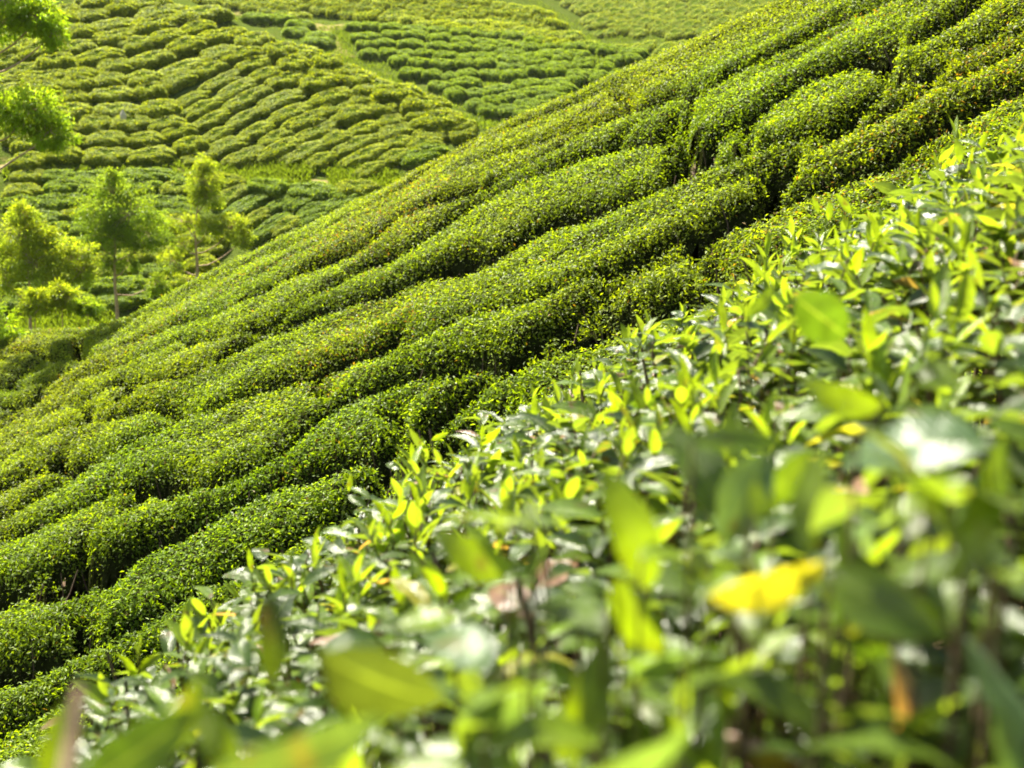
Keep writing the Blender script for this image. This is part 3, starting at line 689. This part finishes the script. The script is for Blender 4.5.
tree_px('tall thin tree with separate leaf tufts and bare trunk, next to the near slope', (198, 290), 50,
        [(198, 290), (198, 262), (197, 235), (201, 205), (207, 172)],
        [((207, 188), 14, 16, 0, 1.0), ((207, 172), 8, 8, 0, .35), ((210, 202), 13, 9, 0, .5), ((232, 231), 15, 12, 0, .9), ((243, 240), 6, 11, .2, .3), ((213, 230), 12, 10, -.3, .5), ((186, 225), 13, 9, .2, .45), ((172, 262), 11, 11, .2, .4), ((184, 245), 9, 6, 0, .2), ((190, 282), 12, 6, .3, .25)],
        leaf_n=3200, seed=5, tintc=YG)
tree_px('bushy yellow green tree with a pointed top, left of the domed tree', (30, 318), 44,
        [(30, 318), (31, 290), (30, 260), (30, 220)],
        [((29, 223), 10, 12, 0, .5), ((25, 243), 20, 15, 0, 1.1), ((44, 247), 14, 14, .2, .7), ((14, 262), 16, 14, .2, .8), ((40, 268), 18, 13, -.3, .8), ((70, 262), 17, 15, .2, 1.0), ((80, 275), 11, 9, 0, .4), ((55, 285), 16, 9, -.3, .5), ((10, 285), 12, 10, 0, .4)],
        leaf_n=3400, seed=8, tintc=YG)
for q, (u_, v_, h_, w2, lb) in enumerate([(62, 312, 24, 18, 'loose yellow green shrub right below the bushy yellow tree'), (35, 318, 26, 16, 'bright shrub rising at the foot of the bushy yellow tree'), (88, 316, 14, 16, 'low dark green shrub between the bright shrubs and the domed tree')]):
    tree_px(lb, (u_, v_), 41, [(u_, v_), (u_, v_ - h_ * .8)], [((u_ - w2 * .4, v_ - h_ * .5), w2 * .55, h_ * .4, .1, .5), ((u_ + w2 * .4, v_ - h_ * .55), w2 * .55, h_ * .4, -.1, .5), ((u_, v_ - h_ * .8), w2 * .45, h_ * .35, 0, .5)],
            leaf_n=2200, seed=20 + q, tintc=YG if q < 2 else G_, name='shrub', cat='shrub', group='shrubs at the foot of the trees')
# the big tree at the edge of the picture
B = at(-22, 330, 31); s = 31 / F_PX
def of(u, v, dz=0): return ((u + 22) * s, dz, (330 - v) * s)
make_tree('largest tree with drooping leaf masses on long limbs, taller than the rest', B, None,
          [(0, 0, float(near_ground(B[0], B[1])) - B[2] - .6), of(-22, 330), of(-25, 250), of(-20, 160), of(-12, 60), of(-4, -20)],
          [(of(22, 38), (26 * s, 24 * s, 15 * s), 1.1), (of(48, 52), (20 * s, 18 * s, 14 * s), 1.0), (of(15, 58), (20 * s, 18 * s, 12 * s), .7), (of(60, 66), (10 * s, 12 * s, 9 * s), .35), (of(0, 8), (14 * s, 14 * s, 16 * s), .7), (of(-15, -15), (24 * s, 24 * s, 16 * s), .8),
           (of(38, 133), (26 * s, 22 * s, 15 * s), 1.2), (of(15, 138), (20 * s, 18 * s, 15 * s), .8), (of(52, 152), (18 * s, 16 * s, 12 * s), .8), (of(-4, 112), (12 * s, 16 * s, 14 * s), .5), (of(-30, 90), (26 * s, 26 * s, 18 * s), .8),
           (of(2, 328), (13 * s, 13 * s, 14 * s), .5), (of(-14, 312), (14 * s, 13 * s, 10 * s), .4)],
          leaf_n=2600, seed=12, tintc=(.17, .27, .02), Lf=.14)

# ------------------------------------------------------------------ the bush at the camera
TPL = [leaf_tpl(15, .40, f, c, w_, seed=s) for s, (f, c, w_) in enumerate([(.25, .18, .05), (.1, .35, .10), (.35, .08, .04), (.15, .28, .12), (.45, .15, .03), (.05, .5, .08)])]
TPY = [leaf_tpl(6, .30, f, c, .03, seed=s) for s, (f, c) in enumerate([(.5, .05), (.35, -.1), (.6, .12)])]
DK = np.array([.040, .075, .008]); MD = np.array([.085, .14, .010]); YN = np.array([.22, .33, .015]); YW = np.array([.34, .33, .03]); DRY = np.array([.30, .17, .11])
def shoot(base, top, r, kind, nleaf=6, Ls=1.0):
    """returns ([(P, axis, normal, L, tint, tplset)], path)"""
    ax = top - base; h = np.linalg.norm(ax); d = ax / h; out = []
    ph = r.uniform(0, 6.28)
    side = r.normal(0, .012, (5, 3)); path = base + np.linspace(0, 1, 5)[:, None] * ax + side * np.sin(np.linspace(0, math.pi, 5))[:, None]
    for i in range(nleaf):
        t = (i + 1) / nleaf; a = ph + i * 2.4
        p = base + ax * (.35 + .65 * t)
        hz = np.array([math.cos(a), math.sin(a), 0]); yngt = kind == 'flush' and i >= nleaf - 4
        up = r.uniform(.15, .7) if not yngt else r.uniform(.8, 2.2) + (1.5 if i == nleaf - 1 else 0)
        la = unit(hz + d * up); nn = unit(d - la * np.dot(d, la) + r.normal(0, .25, 3))
        if yngt: L = r.uniform(.040, .075) * (1.15 - .25 * (i == nleaf - 1)); tn = YN * r.uniform(.6, 1.1) 
        else:
            L = r.uniform(.06, .095); tn = (DK if r.random() < .5 else MD) * r.uniform(.75, 1.3)
            if r.random() < .02: tn = YW * .8
            if r.random() < .03: tn = DRY * r.uniform(.7, 1.2)
        out.append((p, la, nn, L * Ls, tn, yngt))
    return out, path
def build_leaves(lv, r):
    parts = []
    A = [l for l in lv if not l[5]]; Bq = [l for l in lv if l[5]]
    for L_, sets in ((A, TPL), (Bq, TPY)):
        if not L_: continue
        which = r.integers(0, len(sets), len(L_))
        for s in range(len(sets)):
            m = [L_[i] for i in np.nonzero(which == s)[0]]
            if not m: continue
            P_ = np.array([l[0] for l in m]); ax_ = np.array([l[1] for l in m]); nn_ = np.array([l[2] for l in m])
            parts.append(scatter(sets[s], P_, frames(ax_, nn_), np.array([l[3] for l in m]), np.array([l[4] for l in m]), wscale=r.uniform(.85, 1.2, len(m))))
    return join(parts)
r = np.random.default_rng(21)
c0 = np.array([.6, 2.2, float(fg_ground(.6, 2.2))])
bush = thing('tea_bush', 'broad leaved tea bush close to the camera with bright young shoots and glossy leaves', 'tea bush', c0)
lv, paths, rad = [], [], []; young_shoots = []
N_SH = 2050
cand = np.stack([r.uniform(-1.25, 2.6, N_SH * 2), r.uniform(.45, 4.6, N_SH * 2)], -1); done = 0
for x, y in cand:
    if y > fg_edge(x) + .04 or abs(x) > .44 * y + .35: continue
    edge = fg_edge(x) - y
    zt = float(fg_top(x, y)) - (.10 * max(0, .25 - edge) / .25)
    kind = 'flush' if r.random() < .17 + .10 * np.clip(x, 0, 2) else 'mature'
    hgt = r.uniform(-.05, .03) + (r.uniform(.0, .06) if kind == 'flush' else 0)
    if y < 1.1: hgt -= .05 * (1.1 - y)
    top = np.array([x + r.normal(0, .03), y + r.normal(0, .03), zt + hgt])
    if np.linalg.norm(top) < .55: continue
    base = top - np.array([r.normal(0, .03), r.normal(0, .03), r.uniform(.12, .22)])
    L_, p_ = shoot(base, top, r, kind, nleaf=r.integers(5, 8))
    if kind == 'flush' and hgt > .035 and len(young_shoots) < 70 and y > 1.2 and r.random() < .5: young_shoots.append((L_, p_)); continue
    lv += L_; paths.append(p_ - c0); rad.append(np.linspace(.0028, .0016, 5))
# understory leaves on the sides and inside
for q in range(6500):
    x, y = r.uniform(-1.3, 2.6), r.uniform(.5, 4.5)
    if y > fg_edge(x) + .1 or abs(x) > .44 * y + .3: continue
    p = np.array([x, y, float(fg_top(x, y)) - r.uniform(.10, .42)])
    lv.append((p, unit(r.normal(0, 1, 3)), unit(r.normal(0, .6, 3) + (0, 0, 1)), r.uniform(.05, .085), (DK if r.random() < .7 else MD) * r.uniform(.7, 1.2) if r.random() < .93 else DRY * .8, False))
# leaves down the far flank
for q in range(3500):
    x = r.uniform(-1.2, 2.5); y = float(fg_edge(x)) + r.uniform(-.05, .16)
    p = np.array([x, y, float(fg_top(x, y)) - r.uniform(.05, .55)])
    lv.append((p, unit(np.array([r.normal(0, .6), .6, .2 + r.normal(0, .4)])), unit(r.normal(0, .5, 3) + (0, .5, 1)), r.uniform(.05, .09), (DK if r.random() < .5 else MD) * r.uniform(.7, 1.2), False))
# broad leaves on the topmost twigs nearest the camera
W_SHEEN2 = np.array([.12, .19, .05])  # whitish green, glare off glossy blades put into the tint
for q in range(80):
    u_ = r.uniform(0, 1) ** .6 * 700 + 330; v_ = r.uniform(max(430, 800 - .52 * u_), 790); p = at(u_, v_, r.uniform(.68, 1.08))
    lv.append((p, unit(r.normal(0, 1, 3) * (1, 1, .45)), unit(r.normal(0, .45, 3) + (0, -.25, 1)), r.uniform(.05, .082), [MD, YN * .6, W_SHEEN2, YN * .9, MD * 1.3][r.integers(0, 5)] * r.uniform(.8, 1.2), False))
    t_ = np.linspace(0, 1, 5)[:, None]; ft = np.array([p[0], p[1] + .02, float(fg_top(p[0], p[1])) - .12]); paths.append(ft * (1 - t_) + p * t_ - c0); rad.append(np.linspace(.0022, .0012, 5))
V, F, T, U = build_leaves(lv, r); V = V - c0
link('foliage', mesh('foliage', V, F, [M_BIG], tint=T, uv=U, smooth=True), bush)
print('fg leaves', len(lv), 'shoots', len(paths))
for q in range(750):
    x, y = r.uniform(-1.1, 2.5), r.uniform(.7, 4.2)
    if y > fg_edge(x) or abs(x) > .44 * y + .3: continue
    z0, z1 = float(fg_ground(x, y)), float(fg_top(x, y)) - .05; s = np.linspace(0, 1, 6)[:, None]; l2 = r.normal(0, .12, 2)
    paths.append(np.concatenate([np.array([[x, y]]) + l2 * s + r.normal(0, .012, (6, 2)), z0 + (z1 - z0) * s], 1) - c0); rad.append(np.linspace(.009, .003, 6))
V, F, T, U = tubes(paths, rad, 5); link('branches', mesh('branches', V, F, [M_TWIG], smooth=True), bush)

G_STEM = leaf_mat('green_stem', rough=.5, trans=.2)
def shoot_part(L_, p_, name='young_shoot'):
    V1, F1, T1, U1 = build_leaves(L_, r); V2, F2, T2, U2 = tubes([p_], [np.linspace(.0028, .0014, len(p_))], 6, tint=(.13, .17, .03))
    V, F, T, U = join([(V1, F1[0], T1, U1), (V2, F2, T2, U2)])
    nleafp = len(F1[0]); me = mesh(name, V - c0, F, [M_BIG, G_STEM], tint=T, uv=U, smooth=True, midx=np.concatenate([np.zeros(nleafp), np.ones(len(F2))]))
    return link(name, me, bush)
for L_, p_ in young_shoots: shoot_part(L_, p_)

# single leaves and shoots measured off the photo, each on its own stalk in the bush
def img_dir(th, phi): th, phi = R(th), R(phi); return math.cos(phi) * (math.cos(th) * CR + math.sin(th) * CU) + math.sin(phi) * CF
def hero(u, v, d, L, th, phi, rho, tn, tpl=0, wide=1.0, young=False, label=None):
    ax = img_dir(th, phi); n0 = unit(-CF - ax * np.dot(-CF, ax)); s = np.cross(ax, n0); nn = math.cos(R(rho)) * n0 + math.sin(R(rho)) * s
    if nn[2] < 0 and abs(rho) < 1: pass
    C = at(u, v, d); Bs = C - ax * L * .5
    sets = TPY if young else TPL
    lf = scatter(sets[tpl % len(sets)], Bs[None], frames(ax[None], nn[None]), np.array([L]), np.array([tn]), wscale=np.array([wide]))
    zt = float(fg_top(Bs[0], Bs[1])) - .15; foot = np.array([Bs[0] + r.normal(0, .02), Bs[1] + .03, min(zt, Bs[2] - .08)])
    t = np.linspace(0, 1, 6)[:, None]; pth = foot * (1 - t) + Bs * t; pth[:, :2] += (.012 * np.sin(math.pi * t)) * r.normal(size=(1, 2))
    tb = tubes([pth], [np.linspace(.0022, .0012, 6)], 6, tint=(.13, .17, .03))
    V, F, T, U = join([lf, tb]); k = len(lf[1])
    o = link('leaf', mesh('leaf', V - c0, F, [M_BIG, G_STEM], tint=T, uv=U, smooth=True, midx=np.concatenate([np.zeros(k), np.ones(len(tb[1]))])), bush)
    if label: o['label'] = label
W_SHEEN = np.array([.10, .17, .07])  # pale tint with the sheen of glossy leaves put into the colour
for h in [
  (825, 320, 1.25, .088, -32, 25, 10, DK * 1.6, 0, 1.45, False, 'dark green oval leaf'),
  (905, 440, .85, .105, 176, 35, 35, W_SHEEN, 1, 1.1, False, 'broad leaf shining pale'),
  (745, 500, .85, .075, -115, 20, 35, W_SHEEN, 2, 1.3, False, 'folded leaf with a greyish sheen in its tint'),
  (775, 583, .75, .085, 8, 15, 20, YW, 4, .8, False, 'yellowed leaf'),
  (462, 560, .9, .082, 175, 20, -20, YN * .8, 5, 1.1, False, 'arched yellow green leaf'),
  (628, 528, .8, .085, 108, -5, 20, YN, 4, 1.0, False, 'upright bright leaf'),
  (385, 685, .66, .080, -32, 20, 10, np.array([.055, .08, .015]), 0, 1.3, False, 'large green leaf with a lit rim'),
  (865, 615, .75, .08, -80, 10, 15, DK * 1.5, 3, 1.2, False, 'dark hanging leaf'),
  (1010, 705, .72, .09, 82, 25, 35, W_SHEEN * 1.3, 1, 1.2, False, None),
  (300, 750, .6, .09, 8, 30, 30, W_SHEEN * .6, 2, 1.1, False, None),
  (140, 752, .7, .07, 30, 25, 10, DK * 1.3, 0, 1.2, False, None),
  (680, 668, .8, .085, -14, 35, 40, W_SHEEN * 1.2, 1, 1.1, False, None),
  (510, 700, .8, .08, 4, 40, 35, W_SHEEN, 2, 1.1, False, None),
  (655, 755, .6, .085, 5, 35, 40, W_SHEEN * 1.1, 0, 1.2, False, None),
  (702, 468, .95, .085, 112, 10, 15, MD, 3, 1.1, False, None),
  (835, 400, 1.0, .075, 172, 30, -30, YN * .8, 1, 1.0, False, None),
  (900, 700, .8, .055, 85, 10, 30, DRY * 1.5, 4, .9, False, 'pinkish dry leaf'),
  (455, 640, .8, .07, 150, 40, 40, W_SHEEN, 1, 1.2, False, None),
  (945, 372, 1.1, .075, 20, 30, -25, YN * .7, 3, 1.0, False, None),
  (985, 490, .85, .08, 60, 10, 20, MD * 1.2, 2, 1.0, False, None),
  (272, 635, .75, .055, 92, 5, 20, MD * .7, 4, .9, False, None),
  (540, 560, .9, .05, 20, 40, 40, W_SHEEN * 1.2, 1, 1.1, False, None),
  (765, 300, 1.9, .075, 40, 10, 20, MD, 3, .8, False, None),
  (650, 402, 2.3, .085, 4, 20, 30, DK * 1.2, 1, .8, False, None),
  (590, 700, .75, .08, 60, 10, 20, YN * .6, 3, 1.0, False, None),
  (790, 480, .9, .07, 30, 15, 20, MD * 1.2, 3, 1.1, False, None),
  (640, 620, .8, .07, -60, 15, 20, YN * .7, 2, 1.0, False, None),
  (182, 718, .75, .05, 60, 10, 20, YN, 4, 1.0, False, None),
  (215, 735, .75, .05, 120, 10, 20, YN * .9, 4, 1.0, False, None),
  (60, 745, .7, .05, 80, 10, 20, YN * .7, 4, 1.0, False, None),
  (355, 655, .7, .05, 170, 30, 30, W_SHEEN * 1.2, 2, 1.0, False, None),
  (250, 560, 2.75, .055, 100, 5, 15, YN, 1, .8, True, None), (232, 590, 2.8, .05, 140, 15, 20, YN, 0, .8, True, None), (242, 660, 2.7, .08, 205, 15, 20, DK, 3, .8, False, None), (252, 620, 2.7, .075, 170, 15, 35, W_SHEEN, 2, .8, False, None),
  (350, 482, 2.9, .045, 82, 0, 10, YN, 0, 1.0, True, None), (356, 500, 2.9, .06, 150, 20, 20, MD, 0, .9, False, None),
  (412, 452, 3.1, .05, 95, 0, 10, YN, 1, 1.0, True, None), (440, 436, 3.15, .05, 25, 10, 10, YN, 1, 1.0, True, None), (392, 465, 3.1, .05, 160, 20, 20, MD, 1, 1.0, False, None),
  (958, 150, 3.5, .07, 98, 0, 0, YN * 1.1, 0, 1.1, True, None), (969, 160, 3.5, .06, 82, 0, 30, YN, 1, 1.0, True, None),
  (815, 205, 3.3, .05, 110, 5, 10, YN, 1, 1.0, True, None), (829, 210, 3.3, .055, 85, 0, 10, YN * 1.1, 0, 1.2, True, None), (843, 204, 3.3, .065, 130, 0, 10, YN, 1, 1.2, True, None),
  (985, 235, 2.8, .07, 95, 0, 10, YN * 1.1, 0, 1.1, True, None), (925, 252, 2.8, .07, 35, 10, 10, YN, 1, 1.0, True, None), (945, 290, 2.6, .06, 60, 10, 20, YN, 2, 1.0, True, None),
  (880, 262, 2.8, .07, 165, 10, 15, YN, 1, 1.0, True, None), (660, 380, 2.6, .05, 92, 0, 10, YN, 0, 1.0, True, None), (690, 345, 2.7, .07, 160, 15, 10, YN * .8, 1, 1.0, True, None),
]: hero(*h)
# bare twig at the lower edge
t = np.linspace(0, 1, 6)[:, None]; a_, b_ = at(62, 800, .62), at(80, 690, .66)
V, F, T, U = tubes([a_ * (1 - t) + b_ * t - c0], [np.linspace(.0042, .0034, 6)], 8); link('twig', mesh('twig', V, F, [M_TWIG], smooth=True), bush)
